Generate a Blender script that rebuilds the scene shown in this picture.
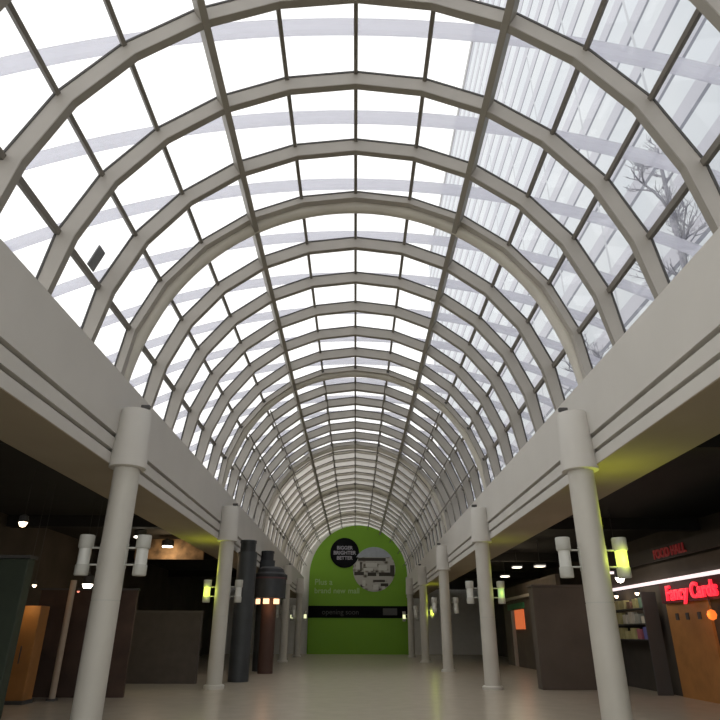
import bpy, bmesh, math, random
from mathutils import Vector, Matrix
random.seed(7)
for o in list(bpy.data.objects): bpy.data.objects.remove(o)
S = bpy.context.scene
COL = S.collection
PI = math.pi
rad = math.radians

# ------------------------------------------------------------------ camera
cam_d = bpy.data.cameras.new('camera'); cam = bpy.data.objects.new('camera', cam_d); COL.objects.link(cam)
S.camera = cam
cam_d.sensor_width = 36; cam_d.lens = 603.6 * 36 / 720; cam_d.clip_end = 600
pitch, yaw, roll = 0.4268, 0.0058, 0.0043
fwd = Vector((math.sin(yaw) * math.cos(pitch), math.cos(yaw) * math.cos(pitch), math.sin(pitch)))
R0 = Vector((math.cos(yaw), -math.sin(yaw), 0)); U0 = R0.cross(fwd)
rt = R0 * math.cos(roll) + U0 * math.sin(roll); up = -R0 * math.sin(roll) + U0 * math.cos(roll)
m = Matrix((rt, up, -fwd)).transposed().to_4x4(); m.translation = Vector((0.0547, 0, 1.6))
cam.matrix_world = m

# ------------------------------------------------------------------ overcast sky, exposure
w = bpy.data.worlds.new('overcast_sky'); S.world = w; w.use_nodes = True
bg = w.node_tree.nodes['Background']
bg.inputs[0].default_value = (1.0, 0.985, 0.965, 1); bg.inputs[1].default_value = 1.45
S.view_settings.view_transform = 'Standard'; S.view_settings.look = 'None'
S.view_settings.gamma = 1.0; S.view_settings.use_curve_mapping = False
S.view_settings.exposure = 0.0

# ------------------------------------------------------------------ materials
def mat(name, col, rough=0.6, metal=0.0, noise=0.0, nscale=3.0, emit=None, estr=0.0, bump=0.0, spec=0.5):
    M = bpy.data.materials.new(name); M.use_nodes = True
    nt = M.node_tree; b = nt.nodes['Principled BSDF']
    b.inputs['Roughness'].default_value = rough; b.inputs['Metallic'].default_value = metal
    b.inputs['Specular IOR Level'].default_value = spec
    c = (*col, 1)
    b.inputs['Base Color'].default_value = c
    if noise or bump:
        tc = nt.nodes.new('ShaderNodeTexCoord'); nz = nt.nodes.new('ShaderNodeTexNoise')
        nz.inputs['Scale'].default_value = nscale; nz.inputs['Detail'].default_value = 5
        nt.links.new(tc.outputs['Object'], nz.inputs['Vector'])
        if noise:
            rp = nt.nodes.new('ShaderNodeValToRGB')
            rp.color_ramp.elements[0].position = 0.3; rp.color_ramp.elements[1].position = 0.7
            rp.color_ramp.elements[0].color = (*[x * (1 - noise) for x in col], 1)
            rp.color_ramp.elements[1].color = (*[min(1, x * (1 + noise)) for x in col], 1)
            nt.links.new(nz.outputs['Fac'], rp.inputs[0]); nt.links.new(rp.outputs[0], b.inputs['Base Color'])
        if bump:
            bp = nt.nodes.new('ShaderNodeBump'); bp.inputs['Strength'].default_value = bump
            nt.links.new(nz.outputs['Fac'], bp.inputs['Height']); nt.links.new(bp.outputs[0], b.inputs['Normal'])
    if emit:
        b.inputs['Emission Color'].default_value = (*emit, 1); b.inputs['Emission Strength'].default_value = estr
    return M

def glass_mat(name, tint, reflect=1.0):
    M = bpy.data.materials.new(name); M.use_nodes = True; nt = M.node_tree; nt.nodes.clear()
    out = nt.nodes.new('ShaderNodeOutputMaterial'); mx = nt.nodes.new('ShaderNodeMixShader')
    tr = nt.nodes.new('ShaderNodeBsdfTransparent'); gl = nt.nodes.new('ShaderNodeBsdfGlossy')
    tr.inputs[0].default_value = (*tint, 1); gl.inputs['Roughness'].default_value = 0.03
    gl.inputs[0].default_value = (.9, .9, .9, 1)
    lw = nt.nodes.new('ShaderNodeLayerWeight'); pw = nt.nodes.new('ShaderNodeMath'); pw.operation = 'POWER'; pw.inputs[1].default_value = 5
    mu = nt.nodes.new('ShaderNodeMath'); mu.operation = 'MULTIPLY_ADD'; mu.inputs[1].default_value = reflect; mu.inputs[2].default_value = .02
    nt.links.new(lw.outputs['Facing'], pw.inputs[0]); nt.links.new(pw.outputs[0], mu.inputs[0]); nt.links.new(mu.outputs[0], mx.inputs[0])
    nt.links.new(tr.outputs[0], mx.inputs[1]); nt.links.new(gl.outputs[0], mx.inputs[2]); nt.links.new(mx.outputs[0], out.inputs[0])
    return M

def frosted_mat(name, col, clear):
    M = bpy.data.materials.new(name); M.use_nodes = True; nt = M.node_tree; nt.nodes.clear()
    out = nt.nodes.new('ShaderNodeOutputMaterial'); mx = nt.nodes.new('ShaderNodeMixShader'); m2 = nt.nodes.new('ShaderNodeMixShader')
    tr = nt.nodes.new('ShaderNodeBsdfTransparent'); tl = nt.nodes.new('ShaderNodeBsdfTranslucent'); df = nt.nodes.new('ShaderNodeBsdfDiffuse')
    tl.inputs[0].default_value = (*col, 1); df.inputs[0].default_value = (*col, 1)
    m2.inputs[0].default_value = 0.2; mx.inputs[0].default_value = clear
    nt.links.new(tl.outputs[0], m2.inputs[1]); nt.links.new(df.outputs[0], m2.inputs[2])
    nt.links.new(m2.outputs[0], mx.inputs[1]); nt.links.new(tr.outputs[0], mx.inputs[2]); nt.links.new(mx.outputs[0], out.inputs[0])
    return M

def emit_mat(name, col, strength):
    return mat(name, [c * .5 for c in col], .5, emit=col, estr=strength)

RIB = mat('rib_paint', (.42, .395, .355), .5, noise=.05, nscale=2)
FARRIB = mat('brightened_rib_paint', (.74, .71, .66), .5, noise=.05, nscale=2)  # rib colour lightened for the far ribs, extra brightness put into the paint
ARCH = mat('arch_paint', (.60, .575, .50), .4, noise=.05, nscale=2)
PURLIN = mat('backlit_purlin', (.19, .175, .15), .5)  # backlit darkness of the thin purlins put into the colour
PURLIN2 = mat('main_purlin_paint', (.28, .26, .22), .5)
GASKET = mat('dark_gasket', (.07, .068, .065), .6)
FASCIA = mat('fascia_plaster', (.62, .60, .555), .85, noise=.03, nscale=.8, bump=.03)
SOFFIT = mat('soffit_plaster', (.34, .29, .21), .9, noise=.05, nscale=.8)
COLUMN = mat('column_paint', (.56, .54, .48), .5, noise=.04, nscale=1.5)
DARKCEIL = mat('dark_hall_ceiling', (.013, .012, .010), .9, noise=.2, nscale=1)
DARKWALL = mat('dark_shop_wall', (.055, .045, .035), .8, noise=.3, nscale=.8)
FLOORM = mat('pale_floor_stone', (.50, .44, .35), .25, noise=.05, nscale=2)
WHITEW = mat('end_wall_plaster', (.72, .71, .67), .8, noise=.03)
GREEN = mat('green_board', (.20, .43, .02), .55, noise=.06, nscale=.25)
BLACK = mat('black_panel', (.006, .006, .007), .9, spec=.1)
BADGE = mat('black_badge', (.010, .011, .013), .9, spec=.1)
BTEXT = mat('badge_lettering', (.42, .42, .48), .6)
GTEXT = mat('faint_lettering', (.42, .60, .25), .6)
DIMTEXT = mat('dim_grey_lettering', (.09, .09, .09), .6)
GLASS = glass_mat('clear_glass', (.97, .975, .98), .5)
FROST = frosted_mat('frosted_panel', (.72, .70, .66), .12)  # translucent pale grey panes for the far bays
SHADE = mat('lamp_metal', (.50, .50, .45), .45, noise=.05)
TUBE_OFF = mat('lamp_glass_unlit', (.68, .69, .64), .3)
TUBE_LIT = emit_mat('lamp_glass_yellow', (.82, .98, .16), 1.25)
TUBE_PALE = emit_mat('lamp_glass_pale_green', (.45, .65, .30), .55)
TUBE_WARM = emit_mat('lamp_glass_cream', (.95, 1.0, .55), 1.1)
CLAD = mat('dark_slate_cladding', (.040, .045, .050), .5, noise=.15, nscale=2)
CLADRIM = mat('dark_slate_rim', (.022, .024, .027), .5)
BROWN = mat('brown_wall', (.095, .075, .058), .8, noise=.15, nscale=1)
ORANGE = mat('orange_panel', (.40, .18, .05), .6, noise=.15, nscale=2)
DKGREEN = mat('dark_green_panel', (.04, .055, .035), .6, noise=.1)
RED = emit_mat('red_sign_light', (1.0, .02, .04), 1.6)
DIMRED = emit_mat('dim_red_neon', (.35, .03, .03), .16)
WHITEL = emit_mat('white_light', (1.0, .84, .84), 1.1)
WARM = emit_mat('warm_light', (1.0, .75, .50), 6.0)
WARMW = emit_mat('warm_white_light', (1.0, .90, .75), 9.0)
FLAME = emit_mat('orange_glow', (1.0, .20, .03), 1.1)
POSTER = emit_mat('orange_poster', (.75, .16, .05), .7)
CONC = mat('grey_roof_concrete', (.42, .42, .42), .9, noise=.1)
BARK = mat('bare_bark', (.30, .30, .34), .9, noise=.2)
BANDTUBE = frosted_mat('pale_translucent_tube', (.78, .78, .85), .36)
GROUND = mat('outside_paving', (.35, .35, .34), .9, noise=.1)

def tower_mat():
    M = bpy.data.materials.new('tower_facade'); M.use_nodes = True; nt = M.node_tree; b = nt.nodes['Principled BSDF']
    b.inputs['Roughness'].default_value = .35
    tc = nt.nodes.new('ShaderNodeTexCoord'); sp = nt.nodes.new('ShaderNodeSeparateXYZ'); nt.links.new(tc.outputs['Object'], sp.inputs[0])
    def math_(op, a, b_=None):
        n = nt.nodes.new('ShaderNodeMath'); n.operation = op
        for i, v in enumerate((a, b_)):
            if v is None: continue
            if isinstance(v, (int, float)): n.inputs[i].default_value = v
            else: nt.links.new(v, n.inputs[i])
        return n.outputs[0]
    zf = math_('FRACT', math_('DIVIDE', sp.outputs[2], 3.4))
    line = math_('LESS_THAN', zf, .09)
    band = math_('LESS_THAN', zf, .42)
    yf = math_('FRACT', math_('DIVIDE', sp.outputs[1], 9.0))
    yl = math_('LESS_THAN', yf, .03)
    wn = nt.nodes.new('ShaderNodeTexNoise'); wn.inputs['Scale'].default_value = .12; wn.inputs['Detail'].default_value = 4
    nt.links.new(tc.outputs['Object'], wn.inputs['Vector'])
    def mix(f, a, b_):
        n = nt.nodes.new('ShaderNodeMix'); n.data_type = 'RGBA'
        nt.links.new(f, n.inputs[0])
        for i, v in ((6, a), (7, b_)):
            if isinstance(v, tuple): n.inputs[i].default_value = (*v, 1)
            else: nt.links.new(v, n.inputs[i])
        return n.outputs[2]
    base = mix(wn.outputs['Fac'], (.47, .52, .58), (.64, .66, .67))
    bd = mix(wn.outputs['Fac'], (.35, .36, .42), (.50, .50, .55))
    c = mix(band, base, bd); c = mix(line, c, (.12, .13, .17)); c = mix(yl, c, (.40, .42, .46))
    nt.links.new(c, b.inputs['Base Color'])
    return M
TOWER = tower_mat()

# ------------------------------------------------------------------ mesh helpers
class MB:
    def __init__(s): s.bm = bmesh.new()
    def box(s, x0, x1, y0, y1, z0, z1):
        v = [s.bm.verts.new((x, y, z)) for x in (x0, x1) for y in (y0, y1) for z in (z0, z1)]
        for f in ((0, 1, 3, 2), (4, 6, 7, 5), (0, 4, 5, 1), (2, 3, 7, 6), (0, 2, 6, 4), (1, 5, 7, 3)):
            s.bm.faces.new([v[i] for i in f])
        return s
    def lathe(s, prof, n=32, loc=(0, 0, 0), cap=True, smooth=True):
        rings = []
        for r, z in prof:
            rings.append([s.bm.verts.new((loc[0] + r * math.cos(2 * PI * i / n), loc[1] + r * math.sin(2 * PI * i / n), loc[2] + z)) for i in range(n)])
        for a, b in zip(rings, rings[1:]):
            for i in range(n):
                f = s.bm.faces.new((a[i], a[(i + 1) % n], b[(i + 1) % n], b[i])); f.smooth = smooth
        if cap: s.bm.faces.new(rings[0][::-1]); s.bm.faces.new(rings[-1])
        return s
    def tube(s, pts, r, n=8, smooth=True):
        pts = [Vector(p) for p in pts]; rr = r if isinstance(r, (list, tuple)) else [r] * len(pts); rings = []
        ref = None
        for i, p in enumerate(pts):
            t = (pts[min(i + 1, len(pts) - 1)] - pts[max(i - 1, 0)]).normalized()
            if ref is None: ref = Vector((0, 1, 0)) if abs(t.y) < .9 else Vector((1, 0, 0))
            a = (ref - t * ref.dot(t)).normalized(); ref = a; b = t.cross(a)
            rings.append([s.bm.verts.new(p + (a * math.cos(2 * PI * k / n) + b * math.sin(2 * PI * k / n)) * rr[i]) for k in range(n)])
        for a, b in zip(rings, rings[1:]):
            for i in range(n):
                f = s.bm.faces.new((a[i], a[(i + 1) % n], b[(i + 1) % n], b[i])); f.smooth = smooth
        s.bm.faces.new(rings[0][::-1]); s.bm.faces.new(rings[-1])
        return s
    def prism(s, poly, y0, y1):            # poly in (x, z), extruded along y
        a = [s.bm.verts.new((x, y0, z)) for x, z in poly]; b = [s.bm.verts.new((x, y1, z)) for x, z in poly]
        s.bm.faces.new(a); s.bm.faces.new(b[::-1])
        for i in range(len(poly)):
            j = (i + 1) % len(poly); s.bm.faces.new((a[j], a[i], b[i], b[j]))
        return s
    def build(s, name, material, parent=None, bevel=0):
        bmesh.ops.recalc_face_normals(s.bm, faces=s.bm.faces[:])
        for e in s.bm.edges:
            if len(e.link_faces) == 2 and e.calc_face_angle(0) > .6: e.smooth = False
        me = bpy.data.meshes.new(name); s.bm.to_mesh(me); s.bm.free()
        me.materials.append(material)
        o = bpy.data.objects.new(name, me); COL.objects.link(o)
        if parent: o.parent = parent
        if bevel:
            b = o.modifiers.new('bevel', 'BEVEL'); b.width = bevel; b.segments = 2; b.limit_method = 'ANGLE'
        return o

def tag(o, label, cat, group=None, kind=None):
    if label: o['label'] = label
    if cat: o['category'] = cat
    if group: o['group'] = group
    if kind: o['kind'] = kind
    return o
def struct(o): o['kind'] = 'structure'; return o
def empty(name, loc, label, cat, group=None):
    o = bpy.data.objects.new(name, None); COL.objects.link(o); o.location = loc; o.empty_display_size = .1
    return tag(o, label, cat, group)
def copy_tree(o, parent=None):
    c = o.copy(); COL.objects.link(c)
    if parent: c.parent = parent
    for ch in [x for x in o.children]: copy_tree(ch, c)
    return c
def text_mesh(body, size, extrude, material, name, matrix, parent=None, align='LEFT', shear=0.0, bold=0.0):
    cu = bpy.data.curves.new(name, 'FONT'); cu.body = body; cu.size = size; cu.extrude = extrude; cu.align_x = align
    cu.shear = shear; cu.offset = bold
    t = bpy.data.objects.new('tmp', cu); COL.objects.link(t)
    dg = bpy.context.evaluated_depsgraph_get(); me = bpy.data.meshes.new_from_object(t.evaluated_get(dg))
    bpy.data.objects.remove(t); me.materials.clear(); me.materials.append(material); me.name = name
    me.transform(matrix)
    o = bpy.data.objects.new(name, me); COL.objects.link(o)
    if parent: o.parent = parent
    return o

ZC = 6.235            # height of the vault's centre line
RG = 5.0              # glass radius
LEDGE = 6.40
YEND = 59.3
YBACK = -8.0
SP = 1.70
def rib_y(k): return 11.55 + SP * k + (.1 if k > 0 else 0)
ARCH_Y = [1.6, 11.8, 22.05, 32.2, 42.3, 52.4]
ORD9 = ['first', 'second', 'third', 'fourth', 'fifth', 'sixth', 'seventh', 'eighth', 'ninth']
ORD = ['first', 'second', 'third', 'fourth', 'fifth', 'sixth']
WHICH = {-2: 'behind the camera', -1: 'overhead', 0: 'nearest', 1: 'second', 2: 'third', 3: 'fourth', 4: 'fifth'}

# ------------------------------------------------------------------ structure: floor, walls with fascia, halls
struct(MB().box(-12.5, 12.5, YBACK - 4, 60.2, -.3, 0).build('floor', FLOORM))
def fascia(s, name, lift=0.0):
    p = [(4.72, LEDGE), (4.72, 5.22), (4.90, 5.22), (4.90, 5.14), (4.74, 5.14), (4.74, 4.91), (4.90, 4.91), (4.90, 4.84), (4.76, 4.84), (4.76, 4.63),
         (6.05, 4.63), (6.05, 5.42), (6.05, 5.62), (5.2, 5.62), (5.2, LEDGE)]
    p = [(s * x, z + (lift if z < 6 else 0)) for x, z in p]
    return struct(MB().prism(p, YBACK, YEND).build(name, FASCIA))
fascia(-1, 'wall_left'); fascia(1, 'wall_right', .03)
# plaster soffit skins under the fascia beams
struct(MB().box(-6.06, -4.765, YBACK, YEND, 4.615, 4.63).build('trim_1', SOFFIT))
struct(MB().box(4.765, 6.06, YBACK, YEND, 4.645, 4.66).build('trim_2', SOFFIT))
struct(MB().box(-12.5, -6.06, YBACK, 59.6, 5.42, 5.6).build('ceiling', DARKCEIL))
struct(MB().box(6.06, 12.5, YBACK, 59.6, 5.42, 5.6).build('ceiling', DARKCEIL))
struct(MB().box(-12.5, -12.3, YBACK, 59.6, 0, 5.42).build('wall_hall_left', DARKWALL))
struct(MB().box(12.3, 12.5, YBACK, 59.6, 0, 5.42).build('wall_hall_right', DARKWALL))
struct(MB().prism([(-12.5, 0), (12.5, 0), (12.5, 5.6), (5.2, 5.6), (5.2, LEDGE)] +
                  [(5.12 * math.sin(a), ZC + 5.12 * math.cos(a)) for a in [rad(88 - 176 * i / 40) for i in range(41)]] +
                  [(-5.2, LEDGE), (-5.2, 5.6), (-12.5, 5.6)], 59.7, 60.1).build('wall_back', WHITEW))
struct(MB().box(12.5, 60, -40, 150, -.4, -.05).build('ground', GROUND))
# exposed beams under the dark hall ceilings
for s, nm in ((-1, 'left'), (1, 'right')):
    for i, y in enumerate(ARCH_Y[1:5]):
        b = MB().box(min(s * 6.1, s * 12.25), max(s * 6.1, s * 12.25), y - .2, y + .2, 5.02, 5.415).build('ceiling_beam', DARKCEIL)
        tag(b, 'dark ceiling beam in the %s hall, level with the %s column' % (nm, ORD[i]), 'beam', 'dark beams under the hall ceilings')

# ------------------------------------------------------------------ vault: ribs, purlins, glass, round arches
def vpoly(R, y0, y1, R2, mb):
    """faceted ring section between radii R (outer) and R2 (inner)"""
    angs = [rad(15 * j) for j in range(-6, 7)]
    def pts(r):
        out = []
        for j, a in enumerate(angs):
            x, z = r * math.sin(a), ZC + r * math.cos(a)
            if abs(abs(a) - PI / 2) < .01:          # clip the lowest facet at the ledge
                b = rad(75) * (1 if a > 0 else -1); xb, zb = r * math.sin(b), ZC + r * math.cos(b)
                t = (zb - LEDGE) / (zb - z); x, z = xb + (x - xb) * t, LEDGE
                x = math.copysign(max(abs(x), 4.735), x)
            out.append((x, z))
        return out
    po, pi_ = pts(R), pts(R2); bm = mb.bm
    L = [[bm.verts.new((x, y, z)) for x, z in p] for p, y in ((po, y0), (po, y1), (pi_, y1), (pi_, y0))]
    for i in range(12):
        for a in range(4):
            b = (a + 1) % 4; bm.faces.new((L[a][i], L[a][i + 1], L[b][i + 1], L[b][i]))
    for e in (0, 12): bm.faces.new([L[a][e] for a in range(4)])
    return mb

for k in range(-6, 28):
    y = rib_y(k); m6 = (k % 6 == 0)
    if y > 59: continue
    bay = (k - (k % 6)) // 6
    where = {-2: 'behind the camera', -1: 'nearer than the nearest round arch', 0: 'between nearest and second round arches',
             1: 'between second and third round arches', 2: 'between third and fourth round arches', 3: 'between fourth and fifth round arches',
             4: 'between fifth round arch and green board'}[bay]
    if m6:
        lab = 'slim grey channel frame lying on top of the %s round arch' % WHICH[k // 6] if k // 6 in WHICH else ''
        r = empty('roof_rib', (0, y, 0), lab, 'roof rib', 'slim channel ribs above the round arches')
        vpoly(5.0, -.07, .07, 4.86, MB()).build('rib_web', RIB, r)
        vpoly(5.03, -.085, .085, 5.0, MB()).build('glazing_cap', GASKET, r)
        vpoly(4.86, -.08, .08, 4.835, MB()).build('lower_flange', RIB, r)
    else:
        t = .05 if k < 6 else .08
        r = empty('roof_rib', (0, y, 0), 'pale faceted roof rib, %s %s' % (ORD[k % 6 - 1], where), 'roof rib', 'faceted ribs of the glass vault')
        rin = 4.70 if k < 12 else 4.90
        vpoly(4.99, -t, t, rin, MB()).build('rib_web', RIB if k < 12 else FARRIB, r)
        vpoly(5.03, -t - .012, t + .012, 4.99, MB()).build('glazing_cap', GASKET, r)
        vpoly(rin, -t - .015, t + .015, rin - .02, MB()).build('lower_flange', PURLIN2 if k < 12 else FARRIB, r)  # nearer ribs: underside shade put into the flange's darker colour

def glass_ring(y0, y1):
    mb = MB(); return vpoly(5.055, y0, y1, 5.04, mb)
ks = [k for k in range(-6, 28) if rib_y(k) < 59]
edges = [rib_y(k) for k in ks] + [59.65]
for i, (a, b) in enumerate(zip(edges, edges[1:])):
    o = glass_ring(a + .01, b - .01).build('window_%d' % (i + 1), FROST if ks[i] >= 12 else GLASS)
    struct(o)

PN = {0: 'at the crown of the vault', 1: 'one step down from the crown', 2: 'two steps down from the crown', 3: 'three steps down from the crown',
      4: 'second above the parapet', 5: 'lowest above the parapet'}
for j in range(-5, 6):
    a = rad(15 * j); big = abs(j) == 2
    wd, dp = (.06, .30) if big else (.036, .09)
    if abs(j) == 5: wd = .05
    R_ = (4.96 if big else 5.03) - dp / 2
    mb = MB().box(-wd, wd, 0.0, 59.6, -dp / 2, dp / 2)
    o = mb.build('roof_purlin', PURLIN2 if big else PURLIN, bevel=.008)
    o.location = (R_ * math.sin(a), 0, ZC + R_ * math.cos(a)); o.rotation_euler = (0, a, 0)
    if not big: MB().box(-.02, .02, 22.3, 59.6, -.33, -.29).build('inner_rail', PURLIN, o)
    side = '' if j == 0 else (' on the left' if j < 0 else ' on the right')
    tag(o, ('thick' if big else 'thin dark') + ' lengthwise purlin, ' + PN[abs(j)] + side, 'purlin', 'lengthwise purlins of the vault')

amax = math.acos((LEDGE + .02 - ZC) / 4.82)
def arch_curve(R_, n=64): return [(R_ * math.sin(a) + math.copysign(.10 * max(0, (abs(a) - rad(68)) / rad(20)) ** 1.6, a), 0, ZC + R_ * math.cos(a)) for a in [-amax + 2 * amax * i / n for i in range(n + 1)]]
for i, y in enumerate(ARCH_Y):
    if i == 0: continue
    r = empty('round_arch', (0, y, 0), 'smooth cream tubular round arch, %s one counting away from the camera' % ORD[i - 1], 'arch', 'round tubular arches of the vault')
    MB().tube(arch_curve(4.815), .158, 20).build('arch_tube', ARCH, r)
    for j in range(-5, 6):
        a = rad(15 * j)
        mb = MB().box(-.05, .05, -.28, .05, -.09, .05)
        b = mb.build('bracket', GASKET, r); b.location = (4.98 * math.sin(a), 0, ZC + 4.98 * math.cos(a)); b.rotation_euler = (0, a, 0)


# see-through curved tubes over the glass, drawing faint grey bands across it
TN = 'first second third fourth fifth sixth seventh eighth ninth tenth eleventh twelfth thirteenth fourteenth fifteenth sixteenth seventeenth eighteenth nineteenth twentieth twenty-first twenty-second'.split()
zc_t = 12.0 - 19.0
for i in range(22):
    y = 3.5 + 2.25 * i
    pts = [(19 * math.sin(a), 0, zc_t + .35 + 19 * math.cos(a)) for a in [rad(-27 + 54 * t / 36) for t in range(37)]]
    r = empty('band_tube', (0, y, 0), 'pale curved tube crossing above the glass, %s from the camera' % TN[i], 'roof tube', 'curved tubes above the glass roof')
    MB().tube(pts, .15, 10).build('band_curve', BANDTUBE, r)
    for s in (-1, 1):
        e = pts[-1] if s > 0 else pts[0]
        MB().tube([(e[0], 0, 5.62), (e[0], 0, e[2])], .12, 10).build('band_post', BANDTUBE, r)

# ------------------------------------------------------------------ columns
def make_column():
    r = empty('column', (0, 0, 0), 'x', 'column')
    MB().lathe([(.252, .12), (.250, 2.13)], 40).build('lower_shaft', COLUMN, r)
    MB().lathe([(.243, 2.13), (.243, 2.15)], 40).build('shaft_joint', SHADE, r)
    MB().lathe([(.250, 2.15), (.248, 4.60)], 40).build('upper_shaft', COLUMN, r)
    MB().lathe([(.33, 0), (.33, .09), (.29, .12)], 40).build('column_base', COLUMN, r)
    MB().lathe([(.30, 4.56), (.352, 4.575), (.35, 4.9), (.30, 5.74), (.285, 5.77)], 48).build('capital_drum', FASCIA, r)
    return r
col0 = make_column(); first = True
CX = {-1: -4.47, 1: 4.51}
for s, nm in ((-1, 'left'), (1, 'right')):
    for i, y in enumerate(ARCH_Y):
        if i == 0: continue
        if s < 0 and i == 3: continue            # this one is wrapped in the dark cladding below
        c = col0 if first else copy_tree(col0); first = False
        c.location = (CX[s], y, 0)
        c['label'] = 'off-white round column, %s side, %s' % (nm, '%s from the camera' % ORD[i - 1] + ('' if i < 5 else ', next to the end board'))
        c['group'] = 'round columns along both sides'

# column lamps: upper drum, glass tube, lower drum, two arms
def make_lamp(side):
    r = empty('column_lamp', (0, 0, 0), 'x', 'wall lamp')
    MB().lathe([(.03, .0), (.115, .0), (.125, .02), (.125, .17), (.118, .19), (.10, .19)], 28).build('lower_drum', SHADE, r)
    MB().lathe([(.108, .19), (.108, .48)], 28).build('glass_tube', TUBE_OFF, r)
    MB().lathe([(.10, .48), (.125, .48), (.135, .50), (.135, .70), (.127, .72), (.09, .72), (.09, .70)], 28).build('upper_drum', SHADE, r)
    for z in (.19, .49):
        MB().tube([(-side * .10, 0, z), (-side * .295, 0, z)], .018, 10).build('arm', SHADE, r)
    MB().box(min(-side * .30, -side * .28), max(-side * .30, -side * .28), -.05, .05, .12, .56).build('wall_plate', SHADE, r)
    return r
LIT = {('right', 0, 1): TUBE_LIT, ('left', 1, -1): TUBE_LIT, ('right', 1, 1): TUBE_PALE, ('right', 3, 1): TUBE_LIT,
       ('left', 4, -1): TUBE_WARM, ('right', 4, -1): TUBE_WARM, ('left', 4, 1): TUBE_WARM}
LN = {TUBE_LIT: 'glowing yellow-green', TUBE_PALE: 'faintly glowing pale green', TUBE_WARM: 'glowing cream'}
protos = {}
for s, nm in ((-1, 'left'), (1, 'right')):
    for i, y in enumerate(ARCH_Y[1:]):
        for side in (-1, 1):
            if s < 0 and i == 2: continue
            key = side
            if key not in protos: protos[key] = make_lamp(side); l = protos[key]; fresh = True
            else: l = copy_tree(protos[key])
            l.location = (CX[s] + side * .535, y, 2.57)
            lm = LIT.get((nm, i, side))
            inner = 'hall' if side == -s else 'shop'
            l['label'] = '%s cylinder lamp, %s side of the %s column on the %s' % (LN.get(lm, 'unlit grey'), inner, ORD[i], nm)
            l['group'] = 'cylinder lamps on the columns'
            if lm:
                for ch in l.children:
                    if ch.name.startswith('glass_tube'):
                        ch.data = ch.data.copy(); ch.data.materials[0] = lm; ch['label'] = LN[lm] + ' glass'
                if lm in (TUBE_LIT, TUBE_PALE):
                    pd = bpy.data.lights.new('lamp_glow', 'SPOT'); pd.energy = 38 if lm is TUBE_LIT else 16; pd.color = (.72, .85, .03); pd.shadow_soft_size = .1
                    pd.spot_size = rad(158); pd.spot_blend = .8
                    po = bpy.data.objects.new('lamp_glow', pd); COL.objects.link(po); po.parent = l; po.location = (0, 0, .74); po.rotation_euler = (PI, 0, 0)
                    pd = bpy.data.lights.new('tube_glow', 'POINT'); pd.energy = 6 if lm is TUBE_LIT else 2; pd.color = (.8, .95, .1); pd.shadow_soft_size = .1
                    po = bpy.data.objects.new('tube_glow', pd); COL.objects.link(po); po.parent = l; po.location = (0, -.17, .33)

# small dark floodlights standing on the drum capitals
def make_flood():
    r = empty('floodlight', (0, 0, 0), 'x', 'spotlight')
    MB().box(-.09, .09, -.05, .05, .05, .13).build('housing', GASKET, r, bevel=.015)
    MB().tube([(0, 0, 0), (0, 0, .07)], .02, 8).build('stand', GASKET, r)
    return r
f0 = None
for s, nm in ((-1, 'left'), (1, 'right')):
    for i, y in enumerate(ARCH_Y[1:5]):
        if s < 0 and i == 2: continue
        f = make_flood() if f0 is None else copy_tree(f0)
        if f0 is None: f0 = f
        f.location = (CX[s] - s * .17, y, 5.77)
        f['label'] = 'small dark floodlight atop the %s column on the %s' % (ORD[i], nm)
        f['group'] = 'small floodlights on the capitals'

# ------------------------------------------------------------------ end board
YB = 59.45
bd = empty('end_board', (.33, YB, 0), 'tall arched bright green advertising board closing the far end of the hall', 'advertising board')
RB = 4.55; ZB = 6.6
MB().prism([(-RB, 3.97), (RB, 3.97)] + [(RB * math.cos(rad(a)), ZB + RB * math.sin(rad(a))) for a in range(0, 181, 4)], 0, .1).build('arched_panel', GREEN, bd)
MB().box(-RB, RB, .0, .1, 0, 2.96).build('lower_panel', GREEN, bd)
bb = MB().box(-RB, RB, -.04, .1, 2.96, 3.97).build('black_band', BLACK, bd)
XY = Matrix.Rotation(PI / 2, 4, 'X')
def board_text(body, x, z, size, m_, parent, align='LEFT', y=-.02, bold=0, name='lettering'):
    return text_mesh(body, size, .01, m_, name, Matrix.Translation((x, y, z)) @ XY, parent, align, 0, bold)
board_text('opening soon', -3.3, 3.25, .62, DIMTEXT, bb, y=-.06)
MB().box(2.25, 3.55, -.055, -.04, 3.2, 3.78).build('faint_poster', DIMTEXT, bb)
badge = MB().lathe([(1.36, 0), (1.36, .05)], 48).build('round_badge', BADGE, bd)
badge.data.transform(Matrix.Rotation(PI / 2, 4, 'X')); badge.location = (-1.3, -.01, 8.62)
for n, (t, sz) in enumerate((('BIGGER', .44), ('BRIGHTER', .46), ('BETTER', .44))):
    text_mesh(t, sz, .01, BTEXT, 'badge_lettering', Matrix.Translation((0, -.065, .30 - n * .46)) @ XY, badge, 'CENTER', 0, .012)
board_text('Plus a', -4.05, 5.78, .72, GTEXT, bd, bold=.01)
for wd, wx in (('brand', -4.05), ('new', -2.3), ('mall', -.95)): board_text(wd, wx, 5.05, .66, GTEXT, bd, bold=.01)

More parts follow.
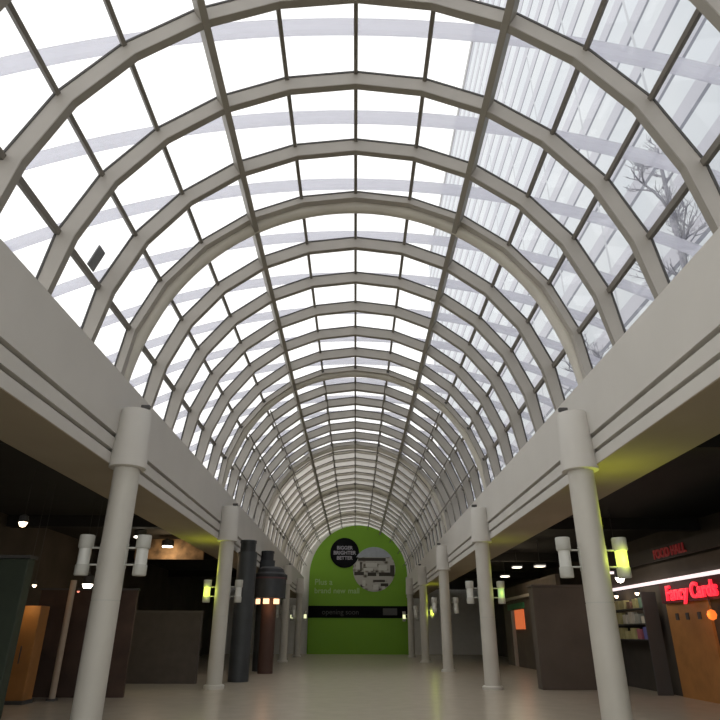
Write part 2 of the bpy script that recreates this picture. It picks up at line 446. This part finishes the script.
def picture_mat():
    M = bpy.data.materials.new('crowd_picture'); M.use_nodes = True; nt = M.node_tree; b = nt.nodes['Principled BSDF']; b.inputs['Roughness'].default_value = .6
    tc = nt.nodes.new('ShaderNodeTexCoord'); mp = nt.nodes.new('ShaderNodeMapping'); mp.inputs['Scale'].default_value = (1.25, 1, 1.7)
    nz = nt.nodes.new('ShaderNodeTexVoronoi'); nz.inputs['Scale'].default_value = 1.5
    nt.links.new(tc.outputs['Object'], mp.inputs[0]); nt.links.new(mp.outputs[0], nz.inputs['Vector'])
    rp = nt.nodes.new('ShaderNodeValToRGB'); rp.color_ramp.interpolation = 'EASE'
    e = rp.color_ramp.elements; e[0].position = .12; e[0].color = (.05, .04, .035, 1); e[1].position = .5; e[1].color = (.50, .49, .45, 1)
    x = e.new(.3); x.color = (.26, .24, .20, 1)
    nt.links.new(nz.outputs['Distance'], rp.inputs[0])
    nt.links.new(rp.outputs[0], b.inputs['Base Color'])
    return M
PICM = picture_mat()
PSKY = mat('picture_sky', (.42, .46, .52), .6, noise=.1); PWHITE = mat('picture_white', (.62, .62, .58), .6); PDARK = mat('picture_dark', (.045, .038, .03), .6)
pic = empty('round_picture', (1.47, -.01, 7.17), None, None); pic.parent = bd
del_keys = [k for k in pic.keys()]
o = MB().lathe([(1.98, 0), (1.98, .04)], 56).build('picture_disc', PICM, pic); o.data.transform(Matrix.Rotation(PI / 2, 4, 'X'))
MB().prism([(1.98 * math.cos(rad(a)), 1.98 * math.sin(rad(a))) for a in range(32, 149, 4)], -.055, -.04).build('picture_sky', PSKY, pic)
mb = MB()
for (x0, x1, z0, z1) in ((-1.5, 1.1, .72, 1.0), (-1.85, -.95, -.55, -.25), (-.6, .2, -.62, -.3), (.45, 1.9, -.62, -.3), (-.1, 1.0, -1.15, -.95), (.6, 1.3, -1.5, -1.25), (1.5, 1.9, -.3, .35), (-1.3, -1.15, -.2, .6)):
    mb.box(x0, x1, -.052, -.041, z0, z1)
mb.build('picture_dark_marks', PDARK, pic)
mb = MB()
for (x0, x1, z0, z1) in ((-1.7, -1.35, 0, .6), (-.8, .3, .2, .55), (.4, 1.2, -.1, .35), (-.1, .4, -1.8, -1.35), (-1.1, -.8, -1.5, -1.0), (.75, 1.0, -1.75, -1.5), (-1.0, -.1, -.15, .1)):
    mb.box(x0, x1, -.052, -.041, z0, z1)
mb.build('picture_light_marks', PWHITE, pic)

# ------------------------------------------------------------------ outside: tower, trees, roof units
r = empty('office_tower', (18, 0, -.05), 'tall pale glass and panel tower seen through the right side of the vault', 'building')
MB().box(0, 22, -15, 128, 0, 86.5).build('facade', TOWER, r)
MB().box(-.15, 22.1, -15.1, 128.1, 86.5, 87.6).build('roof_parapet', CONC, r)

def bare_tree(x, y, h, seed, label):
    rnd = random.Random(seed); r = empty('bare_tree', (x, y, -.05), label, 'tree', 'bare trees outside the glass')
    MB().tube([(0, 0, 0), (.1, .1, h * .25), (.0, .2, h * .5), (.1, .1, h * .85)], [.3, .24, .17, .07], 8).build('trunk', BARK, r)
    mb = MB()
    def br(p, d, L, rr, lv):
        pts = [p]; q = p.copy(); dd = d.copy()
        for _ in range(3):
            dd = (dd + Vector((rnd.uniform(-.25, .25), rnd.uniform(-.25, .25), rnd.uniform(-.05, .2)))).normalized(); q = q + dd * L / 3; pts.append(q.copy())
        mb.tube(pts, [rr, rr * .85, rr * .7, rr * .5], 5)
        if lv:
            for n in range(4):
                t = pts[rnd.choice((1, 2, 3))]; a = rnd.uniform(0, 2 * PI)
                nd = (dd * .8 + Vector((math.cos(a), math.sin(a), rnd.uniform(-.1, .5))) * .8).normalized()
                br(t, nd, L * .62, rr * .52, lv - 1)
    for n in range(11):
        a = n * 2.05 + rnd.uniform(-.3, .3)
        br(Vector((.0, .2, h * (.36 + .045 * n))), Vector((math.cos(a) * .6, math.sin(a) * .6, .8)).normalized(), 2.3 - .09 * n, .09, 3)
    mb.build('branches', BARK, r)
bare_tree(14.3, 11.5, 20, 3, 'bare leafless tree outside the right of the vault, nearest to the camera')
bare_tree(14.3, 22, 27, 5, 'bare leafless tree outside the right of the vault, tallest and middle of three')
bare_tree(14.3, 34, 21, 9, 'bare leafless tree outside the right of the vault, furthest from the camera')
def roof_unit(x, y, w_, l_, h_, label):
    r = empty('roof_unit', (x, y, 5.6), label, 'roof plant', 'grey plant units on the hall roof')
    MB().box(-w_ / 2, w_ / 2, -l_ / 2, l_ / 2, .15, h_).build('casing', CONC, r, bevel=.03)
    MB().box(-w_ / 2 - .1, w_ / 2 + .1, -l_ / 2 - .1, l_ / 2 + .1, h_, h_ + .12).build('lid', CONC, r)
    for sx in (-1, 1):
        MB().box(sx * w_ * .35 - .1, sx * w_ * .35 + .1, -l_ / 2, l_ / 2, 0, .15).build('skid', GASKET, r)
    mb = MB()
    for n in range(6): mb.box(-w_ / 2 - .03, -w_ / 2, -l_ * .35, l_ * .35, .4 + n * .18, .5 + n * .18)
    mb.build('louvre', GASKET, r)
roof_unit(9.5, 11.5, 2, 3.2, 2.2, 'grey box plant unit on the roof behind the right parapet, nearer one')
roof_unit(9.9, 19, 2, 4, 2.6, 'grey box plant unit on the roof behind the right parapet, further one')
# small plate resting on the glass, left side
a = rad(-70.5); o = MB().box(-.22, .22, -.13, .13, 0, .025).build('vent_plate', mat('grey_plate', (.16, .165, .17), .5))
o.location = (5.07 * math.sin(a), 9.45, ZC + 5.07 * math.cos(a)); o.rotation_euler = (0, a, .0)
tag(o, 'small dark grey rectangular plate lying on the glass at the left of the vault', 'plate')

# ------------------------------------------------------------------ right hall: shops
sh = empty('shop_unit', (9.5, 0, 0), 'dim shop front with long white light strip along the right hall', 'shop front')
MB().box(0, .3, 10, 25, 3.16, 3.65).build('fascia_band', BROWN, sh)
MB().box(-.10, .05, 10, 25, 3.08, 3.16).build('light_strip', WHITEL, sh)
MB().box(0.02, .3, 17.4, 19.75, 0, 3.06).build('orange_wall', ORANGE, sh)
MB().box(0.10, .3, 19.75, 25, 0, 3.06).build('back_wall', DARKWALL, sh)
MB().box(0.10, .3, 10, 17.4, 0, 3.06).build('back_wall', DARKWALL, sh)
mb = MB()
for yy in (17.9, 18.55, 19.15): mb.box(-.02, .02, yy - .07, yy + .07, 2.02, 2.2)
mb.build('wall_hooks', GASKET, sh)
YZ = Matrix(((0, 0, -1, 0), (-1, 0, 0, 0), (0, 1, 0, 0), (0, 0, 0, 1)))   # text facing -x, reading towards the camera
sg = empty('illuminated_sign', (9.36, 0, 0), 'red illuminated lettering sign under the white strip of the shop on the right', 'sign')
text_mesh('Fancy Cards', .56, .03, RED, 'sign_lettering', Matrix.Translation((0, 19.3, 2.56)) @ YZ, sg, 'LEFT', .12, .012)
MB().box(.03, .12, 14.6, 19.7, 2.48, 3.05).build('sign_backing', mat('dark_red_board', (.10, .01, .012), .6), sg)
ng = empty('neon_sign', (9.40, 0, 0), 'dim red lettering high on the dark band above the shop on the right', 'sign')
text_mesh('FOOD HALL', .36, .02, DIMRED, 'sign_lettering', Matrix.Translation((0, 19.7, 3.78)) @ YZ, ng, 'LEFT', 0, .01)
MB().box(.02, .10, 12.5, 21.5, 3.72, 4.12).build('sign_band', mat('sign_band', (.05, .042, .035), .7), ng)
# shelf of goods beyond the first column
sf = empty('display_shelf', (9.35, 22.4, 0), 'dark display rack of small colourful goods beside the first right column', 'rack')
for z in (1.5, 1.95, 2.4): MB().box(-.35, .1, -2.2, 2.2, z - .03, z).build('shelf_board', GASKET, sf)
for yy in (-2.2, 2.2): MB().box(-.35, .1, yy - .03, yy + .03, 0, 2.85).build('side_post', GASKET, sf)
gcols = [(.45, .40, .18), (.30, .30, .26), (.12, .12, .35), (.40, .12, .16), (.55, .50, .42), (.22, .12, .08), (.16, .25, .18)]
gm = [mat('goods_%d' % i, c, .5) for i, c in enumerate(gcols)]; GN = ['olive', 'grey', 'blue', 'dark red', 'cream', 'brown', 'green']
n = 0
for li, z in enumerate((1.5, 1.95, 2.4)):
    for q in range(9):
        c = random.randrange(7); y = 20.45 + q * .47; h = random.uniform(.18, .36)
        o = MB().box(-.1, .1, -.14, .14, 0, h).build('gift_box', gm[c], bevel=.01); o.location = (9.15, y, z)
        tag(o, '%s box, %s from the near end of the %s rack shelf' % (GN[c], ORD9[q], ['lower', 'middle', 'upper'][li]), 'box', 'small goods on the display rack')
def bulb(x, y, z, rr, m_, label, nm='ceiling_spotlight', watts=0, col=(1, .8, .55), group='small lights in the dark halls', top=5.42):
    r = empty(nm, (x, y, z), label, 'light', group)
    MB().lathe([(.01, -rr), (rr * .6, -rr * .8), (rr, 0), (rr * .7, rr * .6)], 16).build('bulb', m_, r)
    MB().lathe([(rr * 1.15, rr * .1), (rr * 1.0, rr * 1.6), (rr * .3, rr * 2.0)], 16, cap=False).build('shade', GASKET, r)
    MB().tube([(0, 0, rr * 1.9), (0, 0, top - z)], .005, 6).build('cord', GASKET, r)
    if watts:
        d = bpy.data.lights.new('bulb_light', 'POINT'); d.energy = watts; d.color = col; d.shadow_soft_size = rr
        l = bpy.data.objects.new('bulb_light', d); COL.objects.link(l); l.parent = r; l.location = (0, 0, -rr * 1.6)
bulb(8.35, 20, 3.24, .14, WARMW, 'bright white light beside the first right column, under its yellow lamp', watts=12, col=(1, .95, .9))
for i, (x, y, z) in enumerate(((9.4, 24.6, 2.86), (9.2, 22.6, 2.86), (9.2, 20.9, 2.86))):
    bulb(x, y, z, .07, WARM, '%s warm light along the top of the goods rack, from its far end' % ORD[i].capitalize(), watts=5, top=3.0)
lb = empty('light_bar', (8.5, 20.4, 3.40), 'short white horizontal light bar just under the yellow lamp, right of the first right column', 'light')
MB().box(-.3, .3, -.04, .04, 0, .07).build('diffuser', WHITEL, lb)
MB().box(-.32, .32, -.05, .05, .07, .11).build('housing', GASKET, lb)
MB().tube([(0, 0, .11), (0, 0, 2.01)], .006, 6).build('rod', GASKET, lb)
# brown box room beyond
kb = empty('kiosk', (7.6, 22, 0), 'plain brown box stand in the right hall between the first and second columns', 'kiosk')
MB().box(-1.5, .75, 0, .5, 0, 3.12).build('kiosk_wall', BROWN, kb, bevel=.02)
MB().box(-1.54, .79, -.04, .54, 3.12, 3.18).build('kiosk_roof', mat('kiosk_roof', (.10, .08, .065), .8), kb)
for i, (x, y, z, t) in enumerate(((8.0, 33.9, 4.41, 'left'), (8.0, 31.2, 4.61, 'middle'), (8.0, 27.3, 4.28, 'right'))):
    r = empty('panel_light', (x, y, z), 'small tilted white panel light above the brown kiosk, %s of three' % t, 'light', 'panel lights above the kiosk')
    MB().box(-.2, .2, -.2, .2, 0, .06).build('diffuser', emit_mat('panel_%d' % i, (1, .94, .82), (1.6, 1.4, .8)[i]), r)
    MB().box(-.22, .22, -.22, .22, .06, .13).build('casing', GASKET, r)
    MB().tube([(0, 0, .13), (0, 0, 5.42 - z)], .015, 6).build('drop_rod', GASKET, r)
    d = bpy.data.lights.new('panel_glow', 'POINT'); d.energy = 25; d.color = (1, .80, .55); d.shadow_soft_size = .2
    l = bpy.data.objects.new('panel_glow', d); COL.objects.link(l); l.parent = r; l.location = (0, 0, -.2)
s2 = empty('shop_display', (9.2, 34.5, 0), 'lit shop display with green header and orange poster far along the right hall', 'shop display')
MB().box(.1, .3, -5, 6, 0, 4.2).build('back_panel', BROWN, s2)
MB().box(0, .1, 1.0, 4.6, 2.95, 3.25).build('header', mat('green_header', (.02, .14, .06), .5), s2)
MB().box(0, .1, 1.2, 3.0, 1.9, 2.9).build('poster', POSTER, s2)
MB().box(-.04, .1, 3.4, 3.7, 0, 2.9).build('pale_post', mat('pale_post', (.40, .33, .28), .6), s2)
MB().box(-.1, .1, -4.5, 5.5, 3.45, 3.6).build('rail', mat('grey_rail', (.35, .32, .28), .5), s2)
fl = empty('orange_lamp', (9.3, 16.9, 2.1), 'round orange glowing lamp below the red sign at the right edge', 'lamp')
MB().lathe([(.02, -.13), (.09, -.09), (.12, 0), (.09, .09), (.02, .13)], 20).build('globe', FLAME, fl)
MB().tube([(0, 0, .12), (0, 0, .4), (.2, 0, .4)], .015, 6).build('bracket', GASKET, fl)
d = bpy.data.lights.new('orange_glow', 'POINT'); d.energy = 8; d.color = (1, .4, .1); l = bpy.data.objects.new('orange_glow', d); COL.objects.link(l); l.parent = fl; l.location = (-.3, 0, 0)

# ------------------------------------------------------------------ left hall
bulb(-8.0, 15.0, 4.03, .10, WARM, 'white hanging bulb high in the dark left hall near the picture edge', watts=6)
bulb(-8.0, 19.4, 2.93, .15, WARMW, 'bright white hanging bulb just left of the first left column', watts=25)
bulb(-8.4, 17.0, 2.75, .055, WARM, 'tiny reddish bulb over the orange cabinet in the left hall, upper of two', watts=3, col=(1, .5, .3))
bulb(-8.4, 16.6, 2.34, .055, WARM, 'tiny warm bulb just above the orange cabinet in the left hall, lower of two', watts=4, col=(1, .7, .3))
bulb(-7.9, 18.6, 2.70, .04, emit_mat('dim_red', (1, .3, .2), 1.5), 'faint reddish bulb between the orange cabinet and the first left column', watts=0)
gp = empty('tall_panel', (-7.75, 14, 0), 'tall dark green panel at the left edge of the picture', 'panel')
MB().box(-.9, .6, 0, .3, 0, 3.1).build('panel_body', DKGREEN, gp, bevel=.02)
MB().box(-.94, .64, -.03, .33, 3.1, 3.17).build('panel_cap', GASKET, gp)
oc = empty('cabinet', (-8.4, 17, 0), 'orange brown cabinet low in the left hall near the picture edge', 'cabinet')
MB().box(-.28, .30, 0, .5, .08, 2.25).build('cabinet_body', ORANGE, oc, bevel=.02)
MB().box(-.30, .32, -.03, .52, 0, .08).build('plinth', GASKET, oc)
MB().box(0, .02, -.03, 0, .9, 1.3).build('handle', GASKET, oc)
pp = empty('pipe_post', (-7.82, 18, 0), 'thin tan post standing left of the first left column', 'post')
MB().lathe([(.08, .05), (.08, 2.95)], 16).build('post_shaft', mat('tan_paint', (.45, .36, .27), .6), pp)
MB().lathe([(.14, 0), (.14, .05)], 16).build('post_base', GASKET, pp)
bw = empty('partition', (-7.2, 18.9, 0), 'dark brown partition wall behind the thin tan post', 'partition')
MB().box(-1.9, .9, 0, .12, 0, 2.75).build('partition_panel', mat('dark_brown_panel', (.07, .042, .03), .8, noise=.3, nscale=1.5), bw)
MB().box(-1.94, .94, -.02, .14, 2.75, 2.8).build('top_rail', GASKET, bw)
hw = empty('low_wall', (-7.1, 24, 0), 'plain grey brown low wall between the first and second left columns', 'wall')
MB().box(-1.5, 1.55, 0, .25, 0, 2.3).build('wall_body', mat('taupe', (.085, .07, .058), .8, noise=.1), hw)
MB().box(-1.53, 1.58, -.03, .28, 2.3, 2.37).build('coping', mat('taupe_coping', (.10, .085, .07), .8), hw)
def downlight(x, y, z, w_, m_, watts, label, col):
    r = empty('downlight', (x, y, z), label, 'light', 'bright downlights in the left hall')
    MB().lathe([(w_, 0), (w_, .05)], 20).build('lens', m_, r)
    MB().lathe([(w_ * 1.15, .03), (w_ * 1.15, .25), (w_ * .8, .3)], 20).build('can', GASKET, r)
    MB().tube([(0, 0, .3), (0, 0, 5.42 - z)], .008, 6).build('rod', GASKET, r)
    d = bpy.data.lights.new('downlight_glow', 'POINT'); d.energy = watts; d.color = col; d.shadow_soft_size = .15
    l = bpy.data.objects.new('downlight_glow', d); COL.objects.link(l); l.parent = r; l.location = (0, 0, -.2)
downlight(-8.0, 23.3, 4.86, .2, WARMW, 12, 'bright white downlight just right of the first left column top', (1, .9, .75))
downlight(-8.0, 26.9, 4.98, .22, WARMW, 45, 'bright warm downlight in the left hall, nearer the second column', (1, .72, .42))
MBp = MB().box(-9.6, -6.6, 27.6, 27.75, 4.55, 5.4)
tag(MBp.build('bulkhead', mat('warm_bulkhead', (.17, .11, .06), .8, noise=.6, nscale=3)), 'warm lit brown bulkhead panel behind the bright downlight in the left hall', 'panel')

# dark slate clad towers and round canopy beyond the second left column
def clad(x, y, rr, h, label):
    r = empty('clad_pillar', (x, y, 0), label, 'pillar', 'dark clad pillars on the left')
    MB().lathe([(rr, 0), (rr, h - .45)], 28).build('pillar_body', CLAD, r)
    MB().lathe([(rr * .8, h - .45), (rr * .8, h - .1), (rr * .86, h - .1), (rr * .86, h)], 28).build('pillar_cap', CLADRIM, r)
clad(-4.25, 25.2, .38, 5.02, 'dark slate cylinder pillar just right of the second left column, taller of two')
clad(-4.43, 32.2, .40, 5.45, 'dark slate cylinder pillar behind the taller dark one on the left')
cn = empty('round_canopy', (-3.95, 30.3, 0), 'dark round drum shaped shop canopy with stripes beside the second dark pillar', 'canopy')
MB().lathe([(.74, 3.12), (.74, 3.95)], 48).build('lower_drum', CLAD, cn)
MB().lathe([(.78, 4.02), (.78, 4.15), (.64, 4.25), (.60, 4.40), (.44, 4.50)], 48).build('upper_drum', CLADRIM, cn)
MB().lathe([(.76, 3.95), (.78, 3.97), (.78, 4.0), (.76, 4.02)], 48).build('stripe', mat('stripe', (.11, .05, .06), .5), cn)
MB().lathe([(.34, 0), (.34, 3.12)], 32).build('core', mat('warm_core', (.07, .035, .025), .7), cn)
for i in range(3):
    a = rad(-142 + 46 * i); x, y = -3.95 + .60 * math.cos(a), 30.3 + .60 * math.sin(a)
    o = MB().box(-.13, .13, -.04, .04, 0, .22).build('canopy_light', emit_mat('canopy_light_%d' % i, (1.0, .55, .30), 2.2)); o.location = (x, y, 2.86); o.rotation_euler = (0, 0, a + PI / 2)
    tag(o, 'warm orange light under the dark round canopy, %s from the left' % ORD[i], 'light', 'warm lights under the round canopy')
d = bpy.data.lights.new('canopy_glow', 'POINT'); d.energy = 5; d.color = (1, .5, .25); l = bpy.data.objects.new('canopy_glow', d); COL.objects.link(l); l.parent = cn; l.location = (.1, -.8, 2.7)
